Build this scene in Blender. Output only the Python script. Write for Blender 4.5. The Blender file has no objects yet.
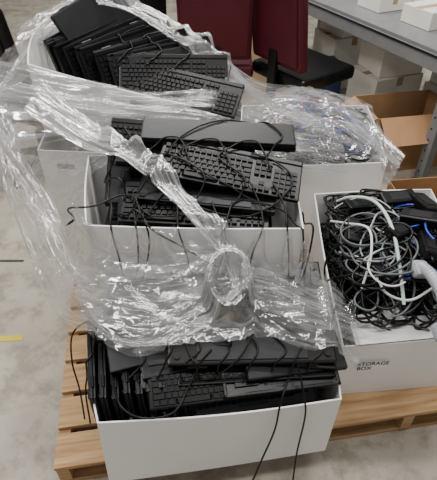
import bpy, bmesh, math, random
from mathutils import Vector, Matrix, Euler, noise
random.seed(7)
S=bpy.context.scene
R=math.radians
# ---------------------------------------------------------------- materials
def newmat(n):
    m=bpy.data.materials.new(n); m.use_nodes=True
    return m,m.node_tree,m.node_tree.nodes['Principled BSDF']
def mat(n,c,rough=.5,spec=.5,var=.08,scale=12,bump=0,metal=0,coat=0):
    m,t,p=newmat(n)
    tc=t.nodes.new('ShaderNodeTexCoord'); nz=t.nodes.new('ShaderNodeTexNoise')
    nz.inputs['Scale'].default_value=scale; nz.inputs['Detail'].default_value=5
    t.links.new(tc.outputs['Object'],nz.inputs['Vector'])
    r=t.nodes.new('ShaderNodeValToRGB')
    r.color_ramp.elements[0].position=.3; r.color_ramp.elements[1].position=.7
    r.color_ramp.elements[0].color=tuple(max(0,x*(1-var)) for x in c)+(1,)
    r.color_ramp.elements[1].color=tuple(min(1,x*(1+var)) for x in c)+(1,)
    t.links.new(nz.outputs['Fac'],r.inputs[0]); t.links.new(r.outputs[0],p.inputs['Base Color'])
    p.inputs['Roughness'].default_value=rough; p.inputs['Specular IOR Level'].default_value=spec
    p.inputs['Metallic'].default_value=metal
    if bump:
        b=t.nodes.new('ShaderNodeBump'); b.inputs['Strength'].default_value=bump; b.inputs['Distance'].default_value=.003
        t.links.new(nz.outputs['Fac'],b.inputs['Height']); t.links.new(b.outputs[0],p.inputs['Normal'])
    return m
WHITE=mat('white_card',(.82,.81,.80),.55,.3,.03,4,.15)
BLACK=mat('black_plastic',(.004,.004,.0045),.33,.25,.3,30,.1)
KEY=mat('key_plastic',(.005,.005,.006),.4,.22,.15,40)
DGREY=mat('dark_grey_plastic',(.011,.012,.014),.33,.3,.15,20,.05)
CABLE=mat('black_cable',(.004,.004,.004),.38,.28,.2)
WCABLE=mat('white_cable',(.66,.67,.65),.4,.5,.05)
GCABLE=mat('grey_cable',(.09,.105,.11),.45,.4,.05)
LGCABLE=mat('light_grey_cable',(.34,.36,.35),.45,.4,.05)
BLCABLE=mat('blue_cable',(.02,.05,.42),.4,.5,.05)
RCABLE=mat('red_cable',(.40,.03,.04),.4,.5,.05)
TCABLE=mat('pale_green_cable',(.50,.64,.56),.4,.5,.05)
MAROON=mat('maroon_vinyl',(.06,.006,.013),.45,.25,.12,8,.1)
CARD=mat('brown_cardboard',(.33,.19,.095),.8,.2,.1,9,.1)
BEIGE=mat('beige_cardboard',(.40,.28,.18),.8,.2,.1,9,.1)
STEEL=mat('grey_steel',(.16,.165,.17),.45,.4,.08,15,.05)
OFFW=mat('offwhite_card',(.74,.72,.66),.6,.3,.05,6)
GREEN=mat('green_plastic',(.02,.13,.07),.5,.5)
BLUEP=mat('blue_plastic',(.03,.05,.14),.4,.5)
YEL=mat('yellow_tape',(.62,.50,.05),.5,.3)
DLINE=mat('dark_tape',(.05,.05,.045),.6,.3)
PGREY=mat('pale_grey_plastic',(.33,.34,.38),.35,.5)
INK=mat('black_ink',(.02,.02,.02),.6,.2)
def wood():
    m,t,p=newmat('pallet_wood')
    tc=t.nodes.new('ShaderNodeTexCoord'); mp=t.nodes.new('ShaderNodeMapping'); mp.inputs['Scale'].default_value=(3,40,40)
    nz=t.nodes.new('ShaderNodeTexNoise'); nz.inputs['Scale'].default_value=1.5; nz.inputs['Detail'].default_value=6
    r=t.nodes.new('ShaderNodeValToRGB'); r.color_ramp.elements[0].color=(.30,.16,.065,1); r.color_ramp.elements[1].color=(.56,.37,.19,1)
    r.color_ramp.elements[0].position=.3;r.color_ramp.elements[1].position=.7
    t.links.new(tc.outputs['Object'],mp.inputs[0]);t.links.new(mp.outputs[0],nz.inputs['Vector']);t.links.new(nz.outputs['Fac'],r.inputs[0]);t.links.new(r.outputs[0],p.inputs['Base Color'])
    p.inputs['Roughness'].default_value=.75
    return m
WOOD=wood()
def floor_mat():
    m,t,p=newmat('worn_floor')
    tc=t.nodes.new('ShaderNodeTexCoord')
    def nzn(s,d,ro,di):
        a=t.nodes.new('ShaderNodeTexNoise'); a.inputs['Scale'].default_value=s; a.inputs['Detail'].default_value=d; a.inputs['Roughness'].default_value=ro; a.inputs['Distortion'].default_value=di
        t.links.new(tc.outputs['Object'],a.inputs['Vector']); return a
    def ramp(a,p0,c0,p1,c1):
        r=t.nodes.new('ShaderNodeValToRGB'); e=r.color_ramp.elements
        e[0].position=p0;e[0].color=c0+(1,);e[1].position=p1;e[1].color=c1+(1,); t.links.new(a.outputs['Fac'],r.inputs[0]); return r
    r=ramp(nzn(1.7,6,.6,.2),.36,(.32,.29,.24),.62,(.48,.44,.365))
    r2=ramp(nzn(7,8,.7,.1),.40,(.50,.47,.43),.53,(1,1,1))
    r3=ramp(nzn(3.3,8,.75,.2),.55,(1,1,1),.66,(.50,.45,.39))
    mx=t.nodes.new('ShaderNodeMix'); mx.data_type='RGBA'; mx.blend_type='MULTIPLY'; mx.inputs[0].default_value=.65
    mx2=t.nodes.new('ShaderNodeMix'); mx2.data_type='RGBA'; mx2.blend_type='MULTIPLY'; mx2.inputs[0].default_value=.75
    t.links.new(r.outputs[0],mx.inputs[6]);t.links.new(r2.outputs[0],mx.inputs[7])
    t.links.new(mx.outputs[2],mx2.inputs[6]);t.links.new(r3.outputs[0],mx2.inputs[7]);t.links.new(mx2.outputs[2],p.inputs['Base Color'])
    p.inputs['Roughness'].default_value=.5
    return m
FLOOR=floor_mat()
def film_mat(name,lo,hi,sc=(5,34,1),gloss=.16,w=.06,patch=.14,bd=.008):
    m=bpy.data.materials.new(name); m.use_nodes=True; t=m.node_tree; t.nodes.clear()
    N=t.nodes.new; L=t.links.new
    out=N('ShaderNodeOutputMaterial'); uv=N('ShaderNodeUVMap')
    mp=N('ShaderNodeMapping'); mp.inputs['Scale'].default_value=sc
    nz=N('ShaderNodeTexNoise'); nz.inputs['Scale'].default_value=1; nz.inputs['Detail'].default_value=3; nz.inputs['Roughness'].default_value=.5; nz.inputs['Distortion'].default_value=1.1
    L(uv.outputs[0],mp.inputs[0]); L(mp.outputs[0],nz.inputs['Vector'])
    s=N('ShaderNodeMath'); s.operation='SUBTRACT'; s.inputs[1].default_value=.5; L(nz.outputs['Fac'],s.inputs[0])
    ab=N('ShaderNodeMath'); ab.operation='ABSOLUTE'; L(s.outputs[0],ab.inputs[0])
    r=N('ShaderNodeValToRGB'); e=r.color_ramp.elements
    e[0].position=0; e[0].color=(hi,hi,hi,1); e[1].position=w; e[1].color=(lo,lo,lo,1)
    L(ab.outputs[0],r.inputs[0])
    nz2=N('ShaderNodeTexNoise'); nz2.inputs['Scale'].default_value=7; nz2.inputs['Detail'].default_value=3
    tc=N('ShaderNodeTexCoord'); L(tc.outputs['Object'],nz2.inputs['Vector'])
    r2=N('ShaderNodeMapRange'); r2.inputs[1].default_value=.42;r2.inputs[2].default_value=.66;r2.inputs[3].default_value=0;r2.inputs[4].default_value=patch
    L(nz2.outputs['Fac'],r2.inputs[0])
    ad=N('ShaderNodeMath'); ad.operation='ADD'; ad.use_clamp=True; L(r.outputs[0],ad.inputs[0]); L(r2.outputs[0],ad.inputs[1])
    bp=N('ShaderNodeBump'); bp.inputs['Strength'].default_value=1; bp.inputs['Distance'].default_value=bd; L(nz.outputs['Fac'],bp.inputs['Height'])
    tr=N('ShaderNodeBsdfTransparent'); tr.inputs[0].default_value=(.97,.97,.97,1)
    df=N('ShaderNodeBsdfDiffuse'); df.inputs[0].default_value=(.85,.86,.88,1)
    tl=N('ShaderNodeBsdfTranslucent'); tl.inputs[0].default_value=(.85,.86,.88,1)
    gl=N('ShaderNodeBsdfGlossy'); gl.inputs['Roughness'].default_value=.1
    for q in (df,gl,tl): L(bp.outputs[0],q.inputs['Normal'])
    m0=N('ShaderNodeMixShader'); m0.inputs[0].default_value=gloss; L(tr.outputs[0],m0.inputs[1]); L(gl.outputs[0],m0.inputs[2])
    m1=N('ShaderNodeMixShader'); m1.inputs[0].default_value=.35; L(df.outputs[0],m1.inputs[1]); L(tl.outputs[0],m1.inputs[2])
    m2=N('ShaderNodeMixShader'); m2.inputs[0].default_value=.4; L(m1.outputs[0],m2.inputs[1]); L(gl.outputs[0],m2.inputs[2])
    m3=N('ShaderNodeMixShader'); L(ad.outputs[0],m3.inputs[0]); L(m0.outputs[0],m3.inputs[1]); L(m2.outputs[0],m3.inputs[2])
    L(m3.outputs[0],out.inputs[0])
    return m
FILM=film_mat('stretch_film',.05,.48,(3,14,1),.2,.06,.16,.010)
FILMT=film_mat('stretch_film_taut',.05,.42,(3,13,1),.2,.06,.14,.006)
FILMW=film_mat('stretch_film_draped',.04,.36,(3,8,1),.15,.05,.10,.008)
FILMD=film_mat('stretch_film_bunched',.12,.60,(3,6,1),.25,.08,.2,.010)
# ---------------------------------------------------------------- builder
class B:
    def __init__(s): s.bm=bmesh.new(); s.mats=[]
    def mi(s,m):
        if m not in s.mats: s.mats.append(m)
        return s.mats.index(m)
    def merge(s,b,m,M=None):
        if M is not None: bmesh.ops.transform(b,matrix=M,verts=b.verts)
        i=s.mi(m)
        for f in b.faces: f.material_index=i
        me=bpy.data.meshes.new('tmp'); b.to_mesh(me); b.free(); s.bm.from_mesh(me); bpy.data.meshes.remove(me)
    def box(s,c,d,m,rot=(0,0,0),bev=0,seg=2,taper=1):
        b=bmesh.new(); bmesh.ops.create_cube(b,size=1)
        for v in b.verts:
            k=taper if v.co.z>0 else 1
            v.co=Vector((v.co.x*d[0]*k,v.co.y*d[1]*k,v.co.z*d[2]))
        if bev: bmesh.ops.bevel(b,geom=list(b.edges),offset=bev,segments=seg,affect='EDGES',profile=.6)
        s.merge(b,m,Matrix.Translation(c)@Euler(rot).to_matrix().to_4x4())
    def cyl(s,a,b_,r,m,r2=None,n=14):
        a=Vector(a);b_=Vector(b_); d=b_-a
        b=bmesh.new(); bmesh.ops.create_cone(b,cap_ends=True,segments=n,radius1=r,radius2=r if r2 is None else r2,depth=d.length)
        s.merge(b,m,Matrix.Translation((a+b_)/2)@d.to_track_quat('Z','Y').to_matrix().to_4x4())
    def mesh(s,name,smooth=False):
        me=bpy.data.meshes.new(name); s.bm.to_mesh(me); s.bm.free()
        for m in s.mats: me.materials.append(m)
        if smooth:
            for p in me.polygons: p.use_smooth=True
        return me
    def obj(s,name,loc=(0,0,0),rot=(0,0,0),smooth=False):
        return place(s.mesh(name,smooth),name,loc,rot)
def place(me,name,loc,rot=(0,0,0),sc=1):
    o=bpy.data.objects.new(name,me); S.collection.objects.link(o)
    o.location=loc; o.rotation_euler=rot
    o.scale=(sc,sc,sc) if not hasattr(sc,'__len__') else sc
    return o
def cat(pts,n):
    pts=[Vector(p) for p in pts]; P=[pts[0]*2-pts[1]]+pts+[pts[-1]*2-pts[-2]]
    out=[]; k=len(pts)-1
    for i in range(n):
        t=i/(n-1)*k; j=min(int(t),k-1); f=t-j
        a,b,c,d=P[j:j+4]
        out.append(.5*((2*b)+(c-a)*f+(2*a-5*b+4*c-d)*f*f+(3*b-a-3*c+d)*f**3))
    return out
# ---------------------------------------------------------------- room
b=B(); b.box((0,4,-.05),(14,18,.1),FLOOR); b.obj('floor')
b=B(); b.box((0,9.1,1.6),(14,.2,3.4),OFFW); b.obj('wall_back')
b=B(); b.box((-1.35,1.80,.0012),(.72,.014,.002),DLINE); b.obj('floor_seam_strip',rot=(0,0,0))
b=B(); b.box((-.96,1.305,.0012),(.24,.03,.002),YEL,(0,0,R(3))); b.obj('floor_tape')
# pallet
b=B(); W=1.62; Lp=1.75
for i in range(13):
    y=.05+i*(Lp-.1)/12
    b.box((W/2,y,.12),(W,.115,.018),WOOD,bev=.002)
for i in range(5):
    x=.02+i*(W-.04)/4
    b.box((x,Lp/2,.064),(.04,Lp,.092),WOOD,bev=.002)
for i in range(6):
    b.box((W/2,.05+i*(Lp-.1)/5,.009),(W,.09,.018),WOOD,bev=.002)
b.obj('wooden_pallet',(-.52,.70,0),(0,0,R(9)))
# ---------------------------------------------------------------- white boxes
def quadwall(bm,p00,p10,p11,p01,bulge,hole=None):
    p00,p10,p11,p01=[Vector(p) for p in (p00,p10,p11,p01)]
    nrm=(p10-p00).cross(p01-p00).normalized()
    def mp(s_,t_):
        p=(p00*(1-s_)+p10*s_)*(1-t_)+(p01*(1-s_)+p11*s_)*t_
        return p+nrm*bulge*math.sin(math.pi*s_)*(.3+.7*t_)
    if hole is None:
        nu,nv=14,6
        g=[[bm.verts.new(mp(i/nu,j/nv)) for i in range(nu+1)] for j in range(nv+1)]
        for j in range(nv):
            for i in range(nu): bm.faces.new((g[j][i],g[j][i+1],g[j+1][i+1],g[j+1][i]))
    else:
        cs,ct,hs,ht=hole
        tb=bmesh.new()
        outer=[(i/14,0) for i in range(14)]+[(1,j/5) for j in range(5)]+[(1-i/14,1) for i in range(14)]+[(0,1-j/5) for j in range(5)]
        inner=[]
        for k in range(20):
            a=2*math.pi*(k+.5)/20
            cx=math.copysign(hs-ht*.5,math.cos(a))
            inner.append((cs+cx+math.cos(a)*ht*.5,ct+math.sin(a)*ht))
        es=[]
        for lp in (outer,inner):
            vs=[tb.verts.new((x,y,0)) for x,y in lp]
            es+=[tb.edges.new((vs[i],vs[(i+1)%len(vs)])) for i in range(len(vs))]
        bmesh.ops.triangle_fill(tb,use_beauty=True,use_dissolve=False,edges=es)
        dic={v:bm.verts.new(mp(v.co.x,v.co.y)) for v in tb.verts}
        for f in tb.faces:
            vs=[dic[v] for v in f.verts]
            if f.normal.z<0: vs.reverse()
            bm.faces.new(vs)
        tb.free()
def openbox(name,bot,top,bulge=.008,holes={},mat_=WHITE,th=.005):
    """bot/top: FL,FR,BR,BL corners"""
    bm=bmesh.new()
    for k in range(4):
        k2=(k+1)%4
        quadwall(bm,bot[k],bot[k2],top[k2],top[k],bulge,holes.get(k))
    bm.faces.new([bm.verts.new(p) for p in reversed(bot)])
    bmesh.ops.remove_doubles(bm,verts=bm.verts,dist=.0005)
    me=bpy.data.meshes.new(name); bm.to_mesh(me); bm.free(); me.materials.append(mat_)
    o=place(me,name,(0,0,0)); md=o.modifiers.new('thick','SOLIDIFY'); md.thickness=th; md.offset=-1
    return o
def bx(name,pts,z0,z1,**k):
    z1=z1 if hasattr(z1,'__len__') else [z1]*4
    pb=k.pop('pb',pts)
    return openbox(name,[(x,y,z0) for x,y in pb],[(x,y,z) for (x,y),z in zip(pts,z1)],**k)
Z0=.131
bx('white_storage_box',[(-.325,.668),(.352,.758),(.335,1.06),(-.43,1.055)],Z0,[.45,.42,.43,.44],pb=[(-.335,.650),(.345,.752),(.33,1.06),(-.41,1.055)],bulge=.014)
bx('white_storage_box',[(-.385,1.09),(.245,1.075),(.235,1.47),(-.46,1.49)],Z0,.79,pb=[(-.37,1.09),(.24,1.08),(.23,1.47),(-.45,1.48)])
bx('white_storage_box',[(-.655,1.535),(.02,1.50),(.05,1.97),(-.67,2.04)],Z0,.785,holes={0:(.14,.90,.05,.02)})
bx('white_storage_box',[(-.66,1.66),(-.06,1.53),(.03,1.92),(-.72,2.03)],.79,[1.05,.95,.97,1.08],bulge=.015)
bx('white_storage_box',[(.10,1.73),(.71,1.76),(.76,2.32),(.12,2.32)],Z0,.60)
eb=bx('cable_storage_box',[(.395,.95),(.90,.995),(.86,1.62),(.385,1.60)],Z0,[.41,.43,.56,.55],pb=[(.41,.955),(.88,1.0),(.86,1.61),(.395,1.59)],holes={2:(.32,.86,.1,.04)})
tx=bpy.data.curves.new('label','FONT'); tx.body='STORAGE\nBOX'; tx.size=.024; tx.extrude=.0002; tx.offset=.0004; tx.materials.append(INK)
to=bpy.data.objects.new('printed_label',tx); S.collection.objects.link(to)
to.location=(.458,.9452,.315); to.rotation_euler=(R(90),0,R(3.6)); to.parent=eb
b=B(); b.box((0,0,0),(.30,.08,.004),WHITE,(R(14),0,0)); b.box((-.05,.05,.012),(.16,.05,.004),WHITE,(R(-10),0,R(8)))
fo=b.obj('front_flap',(.58,1.00,.435),(0,R(-2),R(5))); fo.parent=eb
# ---------------------------------------------------------------- keyboards & laptops
def keyboard_mesh():
    b=B(); b.box((0,0,0),(.445,.15,.016),BLACK,bev=.004)
    b.box((0,.066,.006),(.44,.018,.012),BLACK,bev=.003)
    k=.0186; x0=-.212; y0=-.058
    rows=[[1.25,1.25,1.25,6.25,1.25,1.25,1.25,1.25],[2.25]+[1]*10+[2.75],[1.75]+[1]*11+[2.25],[1.5]+[1]*12+[1.5],[1]*13+[2],[1]*15]
    for r,row in enumerate(rows):
        x=x0; y=y0+r*k+(.004 if r==5 else 0)
        for w in row:
            b.box((x+w*k/2,y,.0115),(w*k-.003,k-.003,.007),KEY,taper=.86); x+=w*k
        if r in(0,3,4,5):
            for c in range(3): b.box((x0+15.4*k+(c+.5)*k,y,.0115),(k-.003,k-.003,.007),KEY,taper=.86)
        if r==1: b.box((x0+15.4*k+1.5*k,y,.0115),(k-.003,k-.003,.007),KEY,taper=.86)
        if r<5:
            for c in range(4): b.box((x0+18.7*k+(c+.5)*k,y,.0115),(k-.003,k-.003,.007),KEY,taper=.86)
    for sx in (-.18,.18): b.box((sx,.055,-.012),(.03,.012,.01),BLACK,(.3,0,0),.002)
    return b.mesh('keyboard')
def laptop_mesh():
    b=B(); w,d=.335,.235
    b.box((0,0,-.004),(w,d,.015),BLACK,bev=.004)
    b.box((0,-.002,.0085),(w-.002,d-.004,.008),DGREY,bev=.0035)
    for sx in (-.11,.11): b.cyl((sx-.02,d/2-.004,.003),(sx+.02,d/2-.004,.003),.007,BLACK)
    b.box((0,.085,-.0125),(.22,.05,.004),DGREY,bev=.001)
    b.box((-.06,-.02,-.012),(.13,.10,.003),DGREY,bev=.001)
    b.box((.09,-.03,-.012),(.10,.08,.003),DGREY,bev=.001)
    for i in range(8): b.box((.08+.006*i,.035,-.0125),(.003,.03,.003),BLACK)
    for sx in (-1,1):
        for sy in(-1,1): b.cyl((sx*.15,sy*.10,-.011),(sx*.15,sy*.10,-.0155),.007,BLACK)
    for i in range(4): b.box((-w/2,-.06+i*.03,-.004),(.002,.016,.006),PGREY if i==1 else KEY)
    b.box((0,-d/2,-.003),(.03,.003,.003),PGREY)
    b.box((.1,-.085,-.0125),(.05,.02,.002),GCABLE)
    return b.mesh('laptop')
def opentop_mesh():
    b=B(); b.box((0,0,0),(.36,.25,.016),DGREY,bev=.004)
    k=.0195
    for r in range(6):
        for c in range(15):
            if r==0 and 4<=c<=9:
                if c==4: b.box((-.146+6.5*k,-.03,.009),(6*k-.003,k-.003,.004),KEY)
                continue
            b.box((-.146+c*k,-.03+r*k,.009),(k-.003,k-.003,.004),KEY,taper=.9)
    b.box((-.01,-.083,.0083),(.09,.055,.002),BLACK,bev=.0008)
    b.box((0,.113,.006),(.34,.014,.012),BLACK,bev=.003)
    return b.mesh('laptop_base')
def tray_mesh():
    b=B(); w,d=.40,.24
    b.box((0,0,0),(w,d,.012),DGREY,bev=.003)
    for s in(-1,1):
        b.box((0,s*(d/2-.006),.008),(w,.012,.012),BLACK,bev=.003); b.box((s*(w/2-.006),0,.008),(.012,d,.012),BLACK,bev=.003)
    b.box((-.05,.03,.0065),(.20,.12,.003),BLACK,bev=.001)
    b.box((.12,.02,.0065),(.07,.14,.003),BLACK,bev=.001)
    for i in range(9): b.box((.06+0*i,-.09+.0085*i,.0075),(.20,.003,.004),BLACK)
    b.box((-.12,-.075,.010),(.08,.03,.010),BLACK,bev=.002)
    for sx in(-.17,.17): b.cyl((sx,.09,.005),(sx,.09,.012),.008,BLACK)
    return b.mesh('docking_tray')
KB=keyboard_mesh(); LT=laptop_mesh(); LB=opentop_mesh(); TR=tray_mesh()
def mk(me,nm):
    return lambda x,y,z,rx=0,ry=0,rz=0,sc=1: place(me,nm,(x,y,z),(R(rx),R(ry),R(rz)),sc)
kb=mk(KB,'keyboard'); lt=mk(LT,'laptop'); lb=mk(LB,'laptop_base'); tr=mk(TR,'docking_tray')
u=random.uniform
# Box A (front)
for i in range(10): lt(.13+u(-.008,.008),.91+u(-.006,.006),.150+.0275*i,0,0,7+u(-2,2),(1,.95,1))
for i in range(3): lt(-.24,.88,.150+.0275*i,0,0,97,(.85,.9,1))
for i in range(8): place(LT,'laptop',(-.378+i*.031,.872+.005*i,.365+u(-.012,.018)),(R(90),0,R(103+u(-2,2))),(.90,.92,.8))
for i in range(5): place(TR if i%2 else LB,'docking_tray' if i%2 else 'laptop_base',(.09+u(-.02,.02),.775+.018*i,.356+.017*i),(R(72-9*i),R(u(-3,3)),R(8+u(-2,2))),(1,.85,.9))
kb(.0,.80,.468,26,1,9,.9)
tr(.10,.915,.485,9,1,5,1.12)
tr(.17,.86,.480,20,2,9,.85)
lt(-.02,.87,.490,22,-1,6,(1.25,.75,1))
lt(.14,.955,.520,190,3,-2,1.2)
lt(-.06,.94,.515,12,-3,12,1.1)
lt(.09,.965,.560,195,2,3,1.42)
lt(-.17,.96,.52,12,-6,14,1.05)
tr(-.15,.98,.560,14,-4,-6,1.0)
lt(.21,.90,.505,14,6,12,.9)
# Box B (middle)
for i in range(19): lt(-.235+u(-.006,.006),1.275+u(-.01,.01),.150+.0275*i,0,0,0+u(-3,3),(.85,1,1))
for i in range(19): lb(.06+u(-.006,.006),1.275+u(-.005,.005),.150+.0275*i,0,0,90+u(-1,1),(.85,.72,1.0))
kb(-.08,1.19,.70,12,0,-1); kb(-.06,1.17,.752,14,0,-2)
kb(-.07,1.175,.797,16,1,-4)
kb(-.13,1.30,.73,8,0,4); tr(-.08,1.26,.80,12,-2,3,(1.15,.8,1))
lt(-.03,1.24,.828,190,2,-7,(1.25,.8,1))
tr(-.16,1.33,.82,14,-3,4)
lt(-.10,1.36,.885,12,3,-1,(1.3,.7,1))
kb(.035,1.255,.878,19,8,-8,.98)
lt(.0,1.38,.928,10,3,0,(1.45,.45,1.3))
kb(-.15,1.385,.90,30,5,0,.9)
# Box C (rear left, upper): slabs on edge, leaning, long side running back-right
for i in range(7):
    f=i/6
    kb(-.38+.24*f,1.78-.03*f,.83+.015*i,4,0,-8+u(-5,5),.88)
seq=(0,2,0,1,2,0,2,1,0,2,0,2,1,0)
for i in range(14):
    f=i/13
    x=-.495+.34*f; y=1.86-.16*f; z=1.03-.055*f+u(-.008,.008)
    me,nm=((LT,'laptop'),(TR,'docking_tray'),(KB,'keyboard'))[seq[i]]
    place(me,nm,(x,y,z+(.045 if me is KB else 0)),(R(82-24*f+u(-2,2)),R(-10+8*f),R(50-26*f+u(-2,2))),.92 if me is not KB else .82)
kb(-.155,1.665,1.02,40,2,4,.85)
lt(-.13,1.64,.985,30,6,-8,.95)
kb(-.115,1.60,.985,30,7,-15,.88)
lt(-.42,1.86,1.125,62,-16,46,.95)
# ---------------------------------------------------------------- raycast drape
bpy.context.view_layer.update()
dg=bpy.context.evaluated_depsgraph_get()
def hz(x,y,top=2.2):
    ok,l,*_=S.ray_cast(dg,Vector((x,y,top)),Vector((0,0,-1)))
    return l.z if ok else 0
def hmax(x,y,r=.008): return max(hz(x+a,y+c) for a,c in((0,0),(r,0),(-r,0),(0,r),(0,-r)))
def cables(name,paths,r,m,res=2):
    cu=bpy.data.curves.new(name,'CURVE'); cu.dimensions='3D'; cu.bevel_depth=r; cu.bevel_resolution=res; cu.materials.append(m); cu.use_fill_caps=True
    for p in paths:
        s=cu.splines.new('POLY'); s.points.add(len(p)-1)
        for i,q in enumerate(p): s.points[i].co=(q[0],q[1],q[2],1)
    return place(cu,name,(0,0,0))
def drape(pts,r,n=60,lift=.004):
    P=[]
    for p in pts:
        P.append(Vector((p[0],p[1],p[2] if len(p)>2 else hmax(p[0],p[1])+r)))
    c=cat(P,n); out=[]
    for q in c:
        h=hmax(q.x,q.y,.005)+r+.001
        out.append(Vector((q.x,q.y,max(q.z,h) if h-q.z<.12 else q.z)))
    for it in range(2):
        o2=out[:]
        for i in range(1,len(out)-1):
            a=(out[i-1]+out[i+1]+out[i]*2)/4; o2[i]=Vector((a.x,a.y,max(a.z,out[i].z-.002)))
        out=o2
    return out
def tangle(cx,cy,rx,ry,z0,z1,n,rmin,rmax,seed,steps=60,mound=.5):
    rn=random.Random(seed); res=[]
    for k in range(n):
        a=rn.uniform(0,6.28); rr=math.sqrt(rn.random())*.8
        x=cx+rx*rr*math.cos(a); y=cy+ry*rr*math.sin(a); th=rn.uniform(0,6.28)
        lz=rn.random()**.6; curv=rn.choice((-1,1))/rn.uniform(rmin,rmax); p=[]; ph=rn.uniform(0,6)
        st=.014
        for i in range(steps):
            if rn.random()<.06: curv=rn.choice((-1,1))/rn.uniform(rmin,rmax)
            th+=curv*st; x+=math.cos(th)*st; y+=math.sin(th)*st
            e=max(abs(x-cx)/rx,abs(y-cy)/ry)
            if e>1:
                x=cx+max(-rx,min(rx,x-cx)); y=cy+max(-ry,min(ry,y-cy)); th+=.5*curv/abs(curv)
            d=((x-cx)/rx)**2+((y-cy)/ry)**2
            z=z0+(z1-z0)*lz*(1-mound*min(1,d))+.015*math.sin(i*.17+ph)
            p.append(Vector((x,y,z)))
        for _ in range(3):
            p=[p[0]]+[(p[i-1]+p[i]*2+p[i+1])/4 for i in range(1,len(p)-1)]+[p[-1]]
        res.append(p)
    return res
ECX,ECY,ERX,ERY=.635,1.285,.215,.29
cables('black_cable_tangle',tangle(ECX,ECY,ERX,ERY,.16,.58,90,.03,.14,3,90,.28),.0034,CABLE)
cables('black_cord_tangle',tangle(ECX,ECY,ERX,ERY,.38,.65,50,.04,.2,5,90,.25),.0044,CABLE)
cables('grey_cable_tangle',tangle(ECX-.02,ECY-.02,ERX*.9,ERY*.95,.45,.65,14,.04,.14,8,70,.3),.0035,GCABLE)
cables('light_grey_cable_tangle',tangle(ECX-.08,ECY+.05,ERX*.6,ERY*.7,.50,.655,4,.05,.16,18,50,.3),.003,LGCABLE)
cables('white_cable_tangle',tangle(ECX-.07,ECY-.14,ERX*.6,ERY*.4,.50,.64,2,.04,.12,31,40,.3),.003,WCABLE)
cables('blue_cable_tangle',tangle(ECX+.06,ECY-.05,.1,.2,.52,.665,4,.05,.1,12,50,.3),.0034,BLCABLE)
def brick(x,y,z,rx,ry,rz,s=1,m=BLACK):
    b=B(); b.box((0,0,0),(.11*s,.05*s,.03*s),m,bev=.006*s); b.box((0,0,.0155*s),(.06*s,.03*s,.001),DGREY)
    b.cyl((.055*s,0,0),(.08*s,0,0),.006*s,m,.004*s); b.cyl((-.055*s,0,0),(-.075*s,0,0),.006*s,m,.004*s)
    b.obj('power_adapter',(x,y,z),(R(rx),R(ry),R(rz)))
for a in [(.60,1.24,.645,10,15,40),(.69,1.30,.655,0,-10,-30,1.2),(.68,1.18,.635,15,5,80,1.1),(.51,1.42,.62,5,10,20),(.52,1.12,.58,-5,10,-50,.9),(.66,1.45,.63,10,0,10,1.2),(.76,1.22,.62,0,20,60,1.2),(.74,1.40,.64,10,10,100,1.3),(.47,1.3,.60,10,-10,80)]: brick(*a)
cables('white_network_cable',[cat([(.46,1.52,.57),(.485,1.46,.63),(.535,1.41,.66),(.56,1.33,.675),(.57,1.22,.665),(.575,1.12,.61),(.58,1.02,.53)],60)],.006,TCABLE)
cables('white_power_cord',[cat([(.43,1.28,.52),(.47,1.18,.58),(.50,1.10,.58),(.53,1.05,.55),(.60,1.03,.54),(.68,1.06,.57)],60),cat([(.42,1.42,.55),(.45,1.33,.61),(.50,1.25,.65),(.49,1.15,.62),(.46,1.08,.54)],40)],.0042,WCABLE)
cables('spilled_black_cords',[cat([(.70,1.35,.62),(.80,1.36,.62),(.89,1.38,.56),(.91,1.36,.42),(.92,1.30,.25)],40),cat([(.72,1.2,.60),(.82,1.22,.60),(.905,1.2,.50),(.92,1.16,.38),(.93,1.12,.2)],40),cat([(.6,1.3,.63),(.48,1.28,.62),(.385,1.25,.53),(.375,1.20,.46),(.39,1.15,.52),(.5,1.12,.58)],50),cat([(.55,1.15,.6),(.45,1.10,.55),(.385,1.06,.49),(.375,1.03,.42),(.38,1.0,.36)],40),cat([(.50,1.2,.6),(.46,1.08,.54),(.47,1.0,.49),(.52,.985,.47),(.58,1.02,.50)],40)],.0038,CABLE)
b=B(); pts=cat([(0,-.11,0),(.005,-.07,.022),(.01,0,.032),(.005,.07,.022),(0,.11,0)],24)
for i in range(23): b.cyl(pts[i],pts[i+1],.019,PGREY,n=16)
b.box((0,-.105,-.008),(.055,.055,.035),PGREY,bev=.012); b.box((0,.105,-.008),(.055,.055,.035),PGREY,bev=.012)
b.obj('telephone_handset',(.645,.995,.585),(R(18),R(14),R(10)),False)
# D box contents
D=(.42,2.02)
cables('white_cable_tangle',tangle(D[0],D[1],.27,.22,.2,.68,36,.03,.1,21,70,.35),.0035,WCABLE)
cables('grey_cable_tangle',tangle(D[0],D[1],.27,.22,.45,.70,36,.03,.1,22,60,.35),.0035,GCABLE)
cables('blue_cable_tangle',tangle(D[0]+.05,D[1],.2,.18,.55,.735,16,.04,.1,23,50,.35),.005,BLCABLE)
cables('red_cable_tangle',tangle(D[0],D[1]+.02,.2,.16,.6,.735,4,.04,.1,24,40,.35),.004,RCABLE)
cables('black_cable_tangle',tangle(D[0]+.05,D[1],.24,.2,.45,.735,30,.04,.1,25,60,.35),.0045,CABLE)
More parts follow.
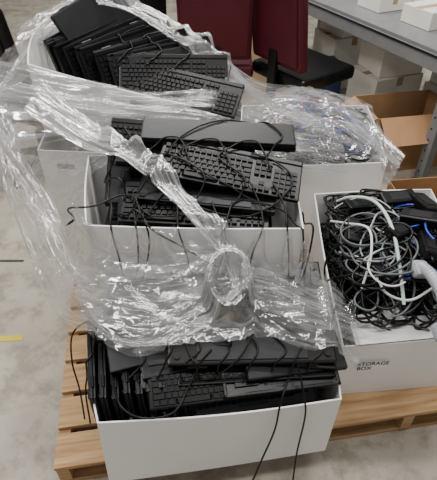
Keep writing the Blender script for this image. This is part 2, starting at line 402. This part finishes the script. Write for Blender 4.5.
# loose cables on piles
dgc=[]
rn=random.Random(4)
dgc.append(drape([(-.46,1.22,.72),(-.45,1.16,.80),(-.36,1.13,.83),(-.28,1.2),(-.20,1.12),(-.05,1.10,.82),(.02,1.065,.77),(.0,1.04,.66),(-.02,1.0)],.003))
dgc.append(drape([(-.30,1.40),(-.22,1.30),(-.12,1.26),(-.02,1.20),(.10,1.16),(.20,1.12,.81),(.25,1.05,.72),(.22,1.0),(.15,.95)],.003))
dgc.append(drape([(-.33,1.15),(-.25,1.11,.83),(-.20,1.065,.78),(-.22,1.05,.65),(-.25,1.0),(-.16,.9)],.003))
dgc.append(drape([(.15,1.30),(.20,1.36),(.13,1.44),(.0,1.42),(-.1,1.35),(-.18,1.24),(-.24,1.18)],.003))
dgc.append(drape([(.10,1.30),(.19,1.27),(.22,1.20),(.15,1.13),(.05,1.12),(-.1,1.15)],.003))
ring=[(.03+.055*math.cos(a),.965+.06*math.sin(a),.70+.05*math.sin(a)) for a in [i*6.283/8 for i in range(9)]]
dgc.append(cat(ring,40))
dgc.append(drape([(.0,1.02,.69),(-.1,1.05,.74),(-.2,1.065,.81),(-.25,1.18)],.003))
dgc.append(drape([(.06,.92,.64),(.10,.88,.60),(.05,.80),(-.05,.78),(-.1,.86)],.003))
dgc.append(drape([(.08,.98,.68),(.2,1.0,.62),(.28,.93),(.30,.85),(.25,.80)],.003))
dgc.append(drape([(-.30,1.0),(-.36,.92,.52),(-.375,.86,.46),(-.40,.82,.38),(-.40,.78,.25)],.003))
for (x,dx,zb,yb) in [(-.31,.03,.60,1.04),(-.12,.05,.66,1.02),(.12,-.04,.62,1.03),(.19,.03,.58,1.03)]:
    dgc.append(drape([(x-.03,1.20),(x,1.13,.835),(x+.005,1.065,.80),(x+dx*.5,1.052,.72),(x+dx,yb,zb),(x+dx*2.2,1.045,zb+.05),(x+dx*2.6,1.055,.76),(x+dx*2.5,1.07,.81),(x+dx*2,1.15)],.0028,80))
dgc.append(drape([(.27,.90),(.22,.82),(.195,.775,.49),(.17,.722,.455),(.16,.698,.36),(.13,.68,.22),(.09,.65,.06),(.06,.64,.006),(.12,.61,.006),(.21,.63,.006),(.235,.67,.05),(.24,.708,.20),(.245,.718,.38),(.24,.735,.45),(.22,.80)],.0032,110))
dgc.append(drape([(-.38,1.0,.5),(-.455,.97,.46),(-.475,.94,.35),(-.46,.90,.25),(-.45,.85,.15)],.003))
dgc.append(drape([(-.30,.78),(-.26,.70,.475),(-.20,.68,.455),(-.12,.695,.46),(-.08,.76),(-.02,.83)],.0028))
for k in range(6):
    x=-.25+.08*k; dgc.append(drape([(x,.78+rn.uniform(-.01,.05)),(x+.04,.84),(x-.03,.92),(x+.05,.98),(x+.1,.93)],.0028))
for k in range(4):
    x=-.33+.12*k; dgc.append(drape([(x,1.13),(x+.05,1.2),(x-.03,1.28),(x+.08,1.33),(x+.13,1.24)],.0026))
for k in range(3):
    x=-.35+.1*k; dgc.append(drape([(x,1.66),(x+.05,1.72),(x-.02,1.80),(x+.08,1.84)],.0028))
cables('loose_usb_cables',dgc,.0028,CABLE)
b=B(); b.box((0,0,0),(.03,.012,.007),BLACK,bev=.002); b.box((.02,0,0),(.014,.011,.004),STEEL)
b.obj('usb_plug',(-.47,1.21,.71),(0,R(40),R(160)))
brick(.15,.63,.018,0,0,14,.7)
# ---------------------------------------------------------------- film
def film(name,rows,nu,nv,amp,seed,m=FILM,clamp=True,fu=2,fv=7,shrink=0,sm=3):
    rails=[cat(r,nu) for r in rows]
    G=[]
    for i in range(nu):
        G.append(cat([r[i] for r in rails],nv))
    O=[[None]*nv for _ in range(nu)]
    for i in range(nu):
        for j in range(nv):
            a=G[min(i+1,nu-1)][j]-G[max(i-1,0)][j]; c=G[i][min(j+1,nv-1)]-G[i][max(j-1,0)]
            n=a.cross(c); n=n.normalized() if n.length>1e-9 else Vector((0,0,1))
            uu=i/(nu-1); vv=j/(nv-1)
            w=noise.noise(Vector((uu*fu*1.5,vv*1.8,seed+9)))*.5
            f=1-2.4*abs(noise.noise(Vector((uu*fu,(vv+w)*fv,seed))))
            f2=1-2.4*abs(noise.noise(Vector((uu*fu*2,(vv-w)*fv*1.7+uu*5,seed+5))))
            e=.8+1.8*abs(noise.noise(Vector((uu*4,vv*3,seed+2))))
            jag=Vector((0,0,0))
            if j in(0,nv-1): jag=c.normalized()*noise.noise(Vector((uu*6,j,seed)))*.02 if c.length>0 else jag
            O[i][j]=G[i][j]+n*amp*e*(f*.9+f2*.4)+jag
    if clamp:
        for i in range(nu):
            for j in range(nv):
                q=O[i][j]; h=hmax(q.x,q.y,.01)+.006
                if q.z<h and h-q.z<.14: q.z=h+.003
        for _ in range(sm):
            for i in range(1,nu-1):
                for j in range(1,nv-1):
                    z=(O[i-1][j].z+O[i+1][j].z+O[i][j-1].z+O[i][j+1].z)/4
                    if z>O[i][j].z: O[i][j].z=O[i][j].z*.3+z*.7
    bm=bmesh.new(); uvl=bm.loops.layers.uv.new('UVMap')
    V=[[bm.verts.new(O[i][j]) for j in range(nv)] for i in range(nu)]
    for i in range(nu-1):
        for j in range(nv-1):
            f=bm.faces.new((V[i][j],V[i+1][j],V[i+1][j+1],V[i][j+1])); f.smooth=True
            for lp,(a,c) in zip(f.loops,((i,j),(i+1,j),(i+1,j+1),(i,j+1))):
                lp[uvl].uv=(a/(nu-1)+seed*.37,c/(nv-1)+seed*.21)
    me=bpy.data.meshes.new(name); bm.to_mesh(me); bm.free(); me.materials.append(m)
    return me
bpy.context.view_layer.update(); dg=bpy.context.evaluated_depsgraph_get()
wrap=bpy.data.objects.new('stretch_wrap_film',None); S.collection.objects.link(wrap)
def addfilm(part,*a,**k):
    o=place(film(part,*a,**k),part,(0,0,0)); o.parent=wrap
addfilm('corner_sheet',[
 [(-.62,2.15,1.06),(-.79,1.80,1.05),(-.74,1.58,1.02),(-.5,1.57,1.0),(-.25,1.50,.95)],
 [(-.76,2.12,.95),(-.84,1.76,.90),(-.78,1.54,.88),(-.5,1.51,.88),(-.28,1.47,.87)],
 [(-.74,2.05,.75),(-.80,1.70,.72),(-.74,1.50,.70),(-.55,1.48,.74),(-.36,1.47,.82)],
 [(-.71,2.0,.55),(-.76,1.66,.5),(-.71,1.47,.48),(-.58,1.45,.55),(-.49,1.40,.70)],
 [(-.70,1.9,.40),(-.73,1.62,.33),(-.69,1.46,.30),(-.60,1.42,.36),(-.50,1.32,.55)]],110,90,.012,1,m=FILMT,clamp=False,fu=3,fv=5)
addfilm('corner_band',[
 [(-.66,2.05,1.08),(-.78,1.72,.98),(-.72,1.52,.84),(-.58,1.36,.70),(-.47,1.16,.64),(-.32,.98,.60)],
 [(-.72,2.06,1.02),(-.82,1.68,.92),(-.76,1.46,.76),(-.62,1.28,.60),(-.50,1.08,.55),(-.34,.94,.57)],
 [(-.74,2.06,.96),(-.83,1.66,.84),(-.77,1.44,.66),(-.66,1.24,.48),(-.52,1.02,.47),(-.36,.90,.55)]],120,40,.012,2,clamp=False,fv=4)
addfilm('twisted_band',[
 [(-.60,1.60,1.03),(-.42,1.45,.95),(-.22,1.30,.91),(-.06,1.14,.84),(.05,1.03,.75),(.13,.96,.66)],
 [(-.63,1.56,.99),(-.445,1.415,.93),(-.24,1.275,.905),(-.075,1.115,.835),(.03,1.02,.74),(.10,.94,.64)],
 [(-.66,1.52,.95),(-.47,1.385,.90),(-.26,1.25,.895),(-.095,1.09,.825),(.01,1.01,.73),(.06,.93,.63)]],120,30,.008,3,m=FILMD,fv=3)
addfilm('draped_sheet',[
 [(-.47,1.22,.70),(-.35,1.06,.74),(-.18,1.05,.76),(.0,1.04,.76),(.13,1.05,.70),(.26,1.06,.64),(.40,1.08,.54)],
 [(-.46,1.10,.61),(-.33,1.02,.67),(-.18,1.0,.68),(-.01,.99,.70),(.14,.99,.66),(.27,.98,.61),(.43,1.0,.51)],
 [(-.44,.99,.55),(-.32,.93,.59),(-.18,.91,.61),(.0,.93,.63),(.14,.92,.62),(.28,.90,.58),(.44,.92,.47)],
 [(-.40,.93,.50),(-.30,.845,.54),(-.20,.815,.55),(-.04,.84,.57),(.12,.85,.59),(.26,.83,.55),(.43,.86,.44)]],190,80,.012,4,m=FILMW,fu=4,fv=4,sm=8)
addfilm('right_wing',[
 [(.02,1.02,.73),(.12,1.02,.69),(.25,1.02,.63),(.40,1.05,.53)],
 [(.03,.98,.70),(.14,.96,.66),(.27,.95,.61),(.43,.98,.50)],
 [(.04,.94,.66),(.14,.91,.62),(.28,.89,.57),(.44,.92,.46)]],110,60,.010,5,m=FILMT,fu=2,fv=3,sm=6)
addfilm('left_wing',[
 [(-.46,1.14,.64),(-.33,1.03,.70),(-.18,1.02,.72),(.0,1.02,.74),(.05,1.01,.72)],
 [(-.45,1.05,.58),(-.33,.96,.63),(-.18,.94,.64),(-.04,.96,.67),(.04,.97,.68)],
 [(-.42,.96,.53),(-.32,.89,.57),(-.18,.86,.58),(-.05,.90,.62),(.05,.94,.65)]],120,60,.011,6,m=FILMT,fu=3,fv=3,sm=6)
addfilm('front_fold',[
 [(-.42,1.0,.56),(-.32,.88,.57),(-.20,.85,.58),(-.04,.90,.62),(.08,.97,.69),(.20,.97,.65),(.42,.98,.51)],
 [(-.41,.98,.545),(-.31,.86,.555),(-.20,.83,.565),(-.03,.88,.60),(.08,.95,.67),(.20,.955,.635),(.43,.96,.495)]],150,12,.007,16,m=FILMD,fv=2)
addfilm('back_band',[
 [(-.74,1.95,1.12),(-.52,2.08,1.15),(-.30,2.08,1.14),(-.05,2.05,1.02),(.15,2.0,.88),(.42,2.12,.78),(.66,2.02,.70),(.80,1.80,.62)],
 [(-.76,1.85,1.08),(-.50,1.98,1.17),(-.28,1.98,1.15),(-.03,1.93,1.02),(.14,1.88,.86),(.42,1.98,.78),(.64,1.90,.70),(.76,1.74,.60)],
 [(-.74,1.80,1.08),(-.50,1.90,1.17),(-.27,1.88,1.15),(-.02,1.80,1.0),(.13,1.76,.84),(.40,1.86,.76),(.62,1.80,.66),(.72,1.70,.52)]],170,50,.012,7,m=FILMT,fv=4)
addfilm('back_rope',[
 [(-.70,1.98,1.14),(-.50,1.99,1.19),(-.26,1.95,1.16),(-.0,1.84,1.04),(.16,1.80,.90),(.36,1.84,.78),(.56,1.86,.73),(.76,1.76,.62)],
 [(-.71,1.94,1.12),(-.50,1.95,1.17),(-.25,1.91,1.15),(.0,1.80,1.02),(.155,1.76,.87),(.35,1.80,.76),(.56,1.82,.72),(.76,1.72,.60)]],160,16,.010,17,m=FILMD,fv=2)
addfilm('top_band',[
 [(-.78,1.70,1.05),(-.55,1.62,1.03),(-.3,1.57,1.0),(-.02,1.56,1.0),(.12,1.66,.90),(.3,1.80,.78),(.5,1.84,.72)],
 [(-.80,1.64,.96),(-.55,1.57,.95),(-.3,1.53,.94),(-.03,1.51,.94),(.14,1.60,.84),(.32,1.72,.74),(.52,1.76,.68)],
 [(-.80,1.60,.88),(-.55,1.54,.88),(-.3,1.51,.88),(-.05,1.49,.88),(.14,1.53,.76),(.32,1.66,.64),(.54,1.70,.57)]],150,40,.011,8,clamp=False,fv=3)
addfilm('top_rope',[
 [(-.79,1.64,1.0),(-.58,1.56,1.0),(-.3,1.52,.97),(-.05,1.49,.96),(.10,1.52,.90),(.26,1.62,.80),(.38,1.74,.70)],
 [(-.80,1.61,.97),(-.58,1.53,.97),(-.3,1.50,.94),(-.05,1.47,.93),(.11,1.49,.87),(.27,1.58,.77),(.39,1.71,.68)]],140,14,.009,18,m=FILMD,clamp=False,fv=2)
addfilm('diagonal_strand',[
 [(-.60,2.0,1.18),(-.38,1.90,1.20),(-.16,1.82,1.12),(.04,1.78,1.0),(.24,1.84,.84),(.44,1.80,.76),(.62,1.76,.68)],
 [(-.62,1.95,1.17),(-.40,1.85,1.20),(-.17,1.76,1.11),(.04,1.71,.98),(.24,1.78,.82),(.44,1.76,.74),(.62,1.73,.66)]],150,20,.010,28,m=FILM,fv=2)
addfilm('cable_bag',[
 [(.12,2.30,.62),(.3,2.33,.68),(.5,2.33,.68),(.74,2.30,.62)],
 [(.11,2.1,.69),(.3,2.1,.77),(.5,2.1,.77),(.72,2.1,.69)],
 [(.10,1.9,.68),(.3,1.9,.75),(.5,1.9,.75),(.70,1.9,.69)],
 [(.10,1.74,.61),(.3,1.74,.63),(.5,1.74,.63),(.69,1.77,.62)]],80,70,.012,9,m=FILMW,clamp=False,fu=3,fv=5)
# ---------------------------------------------------------------- background
def chair(name,loc,rz,m,arm=True,seat=None):
    b=B()
    b.box((0,0,.47),(.50,.48,.09),seat or m,bev=.035,seg=4)
    b.box((0,.25,.80),(.46,.07,.50),m,(R(-8),0,0),.03,4)
    b.box((0,.287,.80),(.41,.02,.44),m,(R(-8),0,0),.008)
    b.box((0,.27,.50),(.07,.03,.30),BLACK,bev=.008)
    b.box((0,.14,.415),(.07,.28,.03),BLACK,bev=.008)
    b.cyl((0,0,.42),(0,0,.12),.028,STEEL); b.cyl((0,0,.26),(0,0,.10),.04,BLACK)
    for k in range(5):
        a=k*2*math.pi/5+.3; e=Vector((.29*math.cos(a),.29*math.sin(a),.075))
        b.cyl((0,0,.12),e,.028,BLACK,.016); b.cyl(e+Vector((-.012,-.012,-.045)),e+Vector((.012,.012,-.045)),.03,BLACK)
    if arm:
        for s in(-1,1):
            b.box((s*.29,.02,.66),(.06,.26,.03),BLACK,bev=.012); b.box((s*.285,.03,.54),(.025,.05,.24),BLACK,bev=.006); b.box((s*.2,.03,.425),(.19,.05,.02),BLACK)
    b.obj(name,loc,(0,0,R(rz)),False)
chair('office_chair',(-.02,3.35,0),180,MAROON,False)
chair('office_chair',(.56,3.18,0),126,MAROON,False,BLACK)
chair('office_chair',(-1.10,2.72,0),155,BLACK)
chair('office_chair',(-.66,3.7,0),200,BLACK,False)
def carton(name,c,d,rz,m,tape=True,label=False):
    b=B(); b.box((0,0,d[2]/2),d,m,bev=.003)
    b.box((0,0,d[2]+.0006),(d[0]*.995,.05,.0012),BEIGE if m!=BEIGE else OFFW)
    b.box((0,-d[1]/2-.0006,d[2]-.03),(.05,.0012,.06),BEIGE)
    if label: b.box((d[0]*.2,-d[1]/2-.0008,d[2]*.5),(d[0]*.3,.0014,d[2]*.3),OFFW)
    b.obj(name,c,(0,0,R(rz)))
carton('cardboard_box',(.36,4.05,0),(.56,.3,.80),5,BEIGE,label=True)
carton('shipping_box',(1.22,3.46,0),(.40,.32,.36),22,OFFW,label=True)
carton('shipping_box',(1.24,3.48,.363),(.34,.30,.22),16,OFFW,label=True)
carton('shipping_box',(1.04,4.15,0),(.36,.34,.42),20,OFFW,label=True)
carton('shipping_box',(1.05,4.16,.423),(.30,.30,.20),26,OFFW,label=True)
carton('shipping_box',(1.72,3.3,0),(.36,.34,.30),22,OFFW,label=True)
carton('shipping_box',(1.72,3.3,.303),(.32,.30,.26),15,OFFW,label=True)
# workbench
b=B(); ang=math.atan2(1.2,-.57)
b.box((1.25,-.42,.765),(2.9,.84,.03),STEEL,bev=.004)
b.box((1.25,-.01,.715),(2.9,.045,.085),STEEL,bev=.004)
b.box((1.25,.014,.752),(2.9,.006,.012),DGREY)
b.box((1.25,-.83,.715),(2.9,.045,.075),STEEL,bev=.004)
for x in(.35,2.6):
    for y in(-.03,-.81):
        b.box((x,y,.35),(.06,.008,.70),STEEL,bev=.002); b.box((x-.025,y-.025,.35),(.008,.055,.70),STEEL,bev=.002)
        for k in range(9): b.cyl((x+.008,y+.0045,.08+k*.07),(x+.008,y+.0055,.08+k*.07),.006,INK)
        b.box((x,y-.02,.005),(.09,.08,.01),STEEL)
b.obj('steel_workbench',(1.36,2.20,0),(0,0,ang))
carton('shipping_box',(1.10,3.46,.782),(.26,.22,.10),25,OFFW,label=True)
carton('cardboard_box',(1.29,3.09,.782),(.26,.24,.10),25,OFFW,label=True)
carton('cardboard_box',(1.64,2.80,.782),(.30,.28,.16),25,CARD,label=True)
carton('shipping_box',(1.47,3.40,.782),(.30,.26,.20),25,OFFW,label=True)
o=bx('open_cardboard_box',[(.94,2.62),(1.46,2.72),(1.39,3.05),(.87,2.95)],.002,.38,mat_=CARD,bulge=.004)
b=B(); b.box((0,-.09,0),(.50,.18,.004),CARD); b.obj('front_flap',(1.20,2.665,.38),(R(38),0,R(11))).parent=o
b=B(); b.box((-.08,0,0),(.16,.33,.004),CARD); b.obj('side_flap',(.905,2.785,.38),(0,R(-28),R(11))).parent=o
b=B(); b.box((0,0,.10),(.24,.2,.2),BLACK,bev=.01); b.box((0,0,.21),(.2,.16,.03),PGREY,bev=.01); b.obj('packed_device',(1.15,2.84,.01),(0,0,R(20))).parent=o
bx('cardboard_tray',[(.99,1.80),(1.50,1.85),(1.45,2.30),(.94,2.24)],.002,.20,mat_=CARD,bulge=.004)
b=B(); b.box((0,0,.07),(.22,.12,.14),GREEN,bev=.012); b.box((0,0,.142),(.23,.13,.014),GREEN,bev=.005); b.box((0,0,.154),(.1,.02,.012),GREEN,bev=.004)
b.obj('green_storage_tub',(.99,3.12,0),(0,0,R(14)))
b=B(); b.box((0,0,.15),(.28,.24,.30),BLUEP,bev=.015); b.box((0,0,.305),(.30,.26,.016),BLUEP,bev=.006)
b.obj('blue_storage_tub',(.80,3.74,0),(0,0,R(10)))
# ---------------------------------------------------------------- lights
def area(n,loc,size,e,rot=(0,0,0),c=(1,.965,.92)):
    l=bpy.data.lights.new(n,'AREA'); l.shape='RECTANGLE'; l.size=size[0]; l.size_y=size[1]; l.energy=e; l.color=c
    o=bpy.data.objects.new(n,l); S.collection.objects.link(o); o.location=loc; o.rotation_euler=rot
area('ceiling_light_main',(.5,2.3,3.5),(2.2,.25),100)
area('ceiling_light_front',(.3,.4,3.5),(2.2,.25),50)
area('ceiling_light_back',(-.3,4.4,3.5),(2.4,.25),115)
area('ceiling_light_left',(-2.0,1.2,3.5),(.25,2.4),90)
w=bpy.data.worlds.new('w'); S.world=w; w.use_nodes=True
w.node_tree.nodes['Background'].inputs[0].default_value=(1,.98,.96,1); w.node_tree.nodes['Background'].inputs[1].default_value=.34
# ---------------------------------------------------------------- camera
cd=bpy.data.cameras.new('camera'); cd.sensor_fit='VERTICAL'; cd.sensor_height=24; cd.lens=24; cd.clip_start=.02
co=bpy.data.objects.new('camera',cd); S.collection.objects.link(co); co.location=(0,0,1.65); co.rotation_euler=(R(50),0,0); S.camera=co
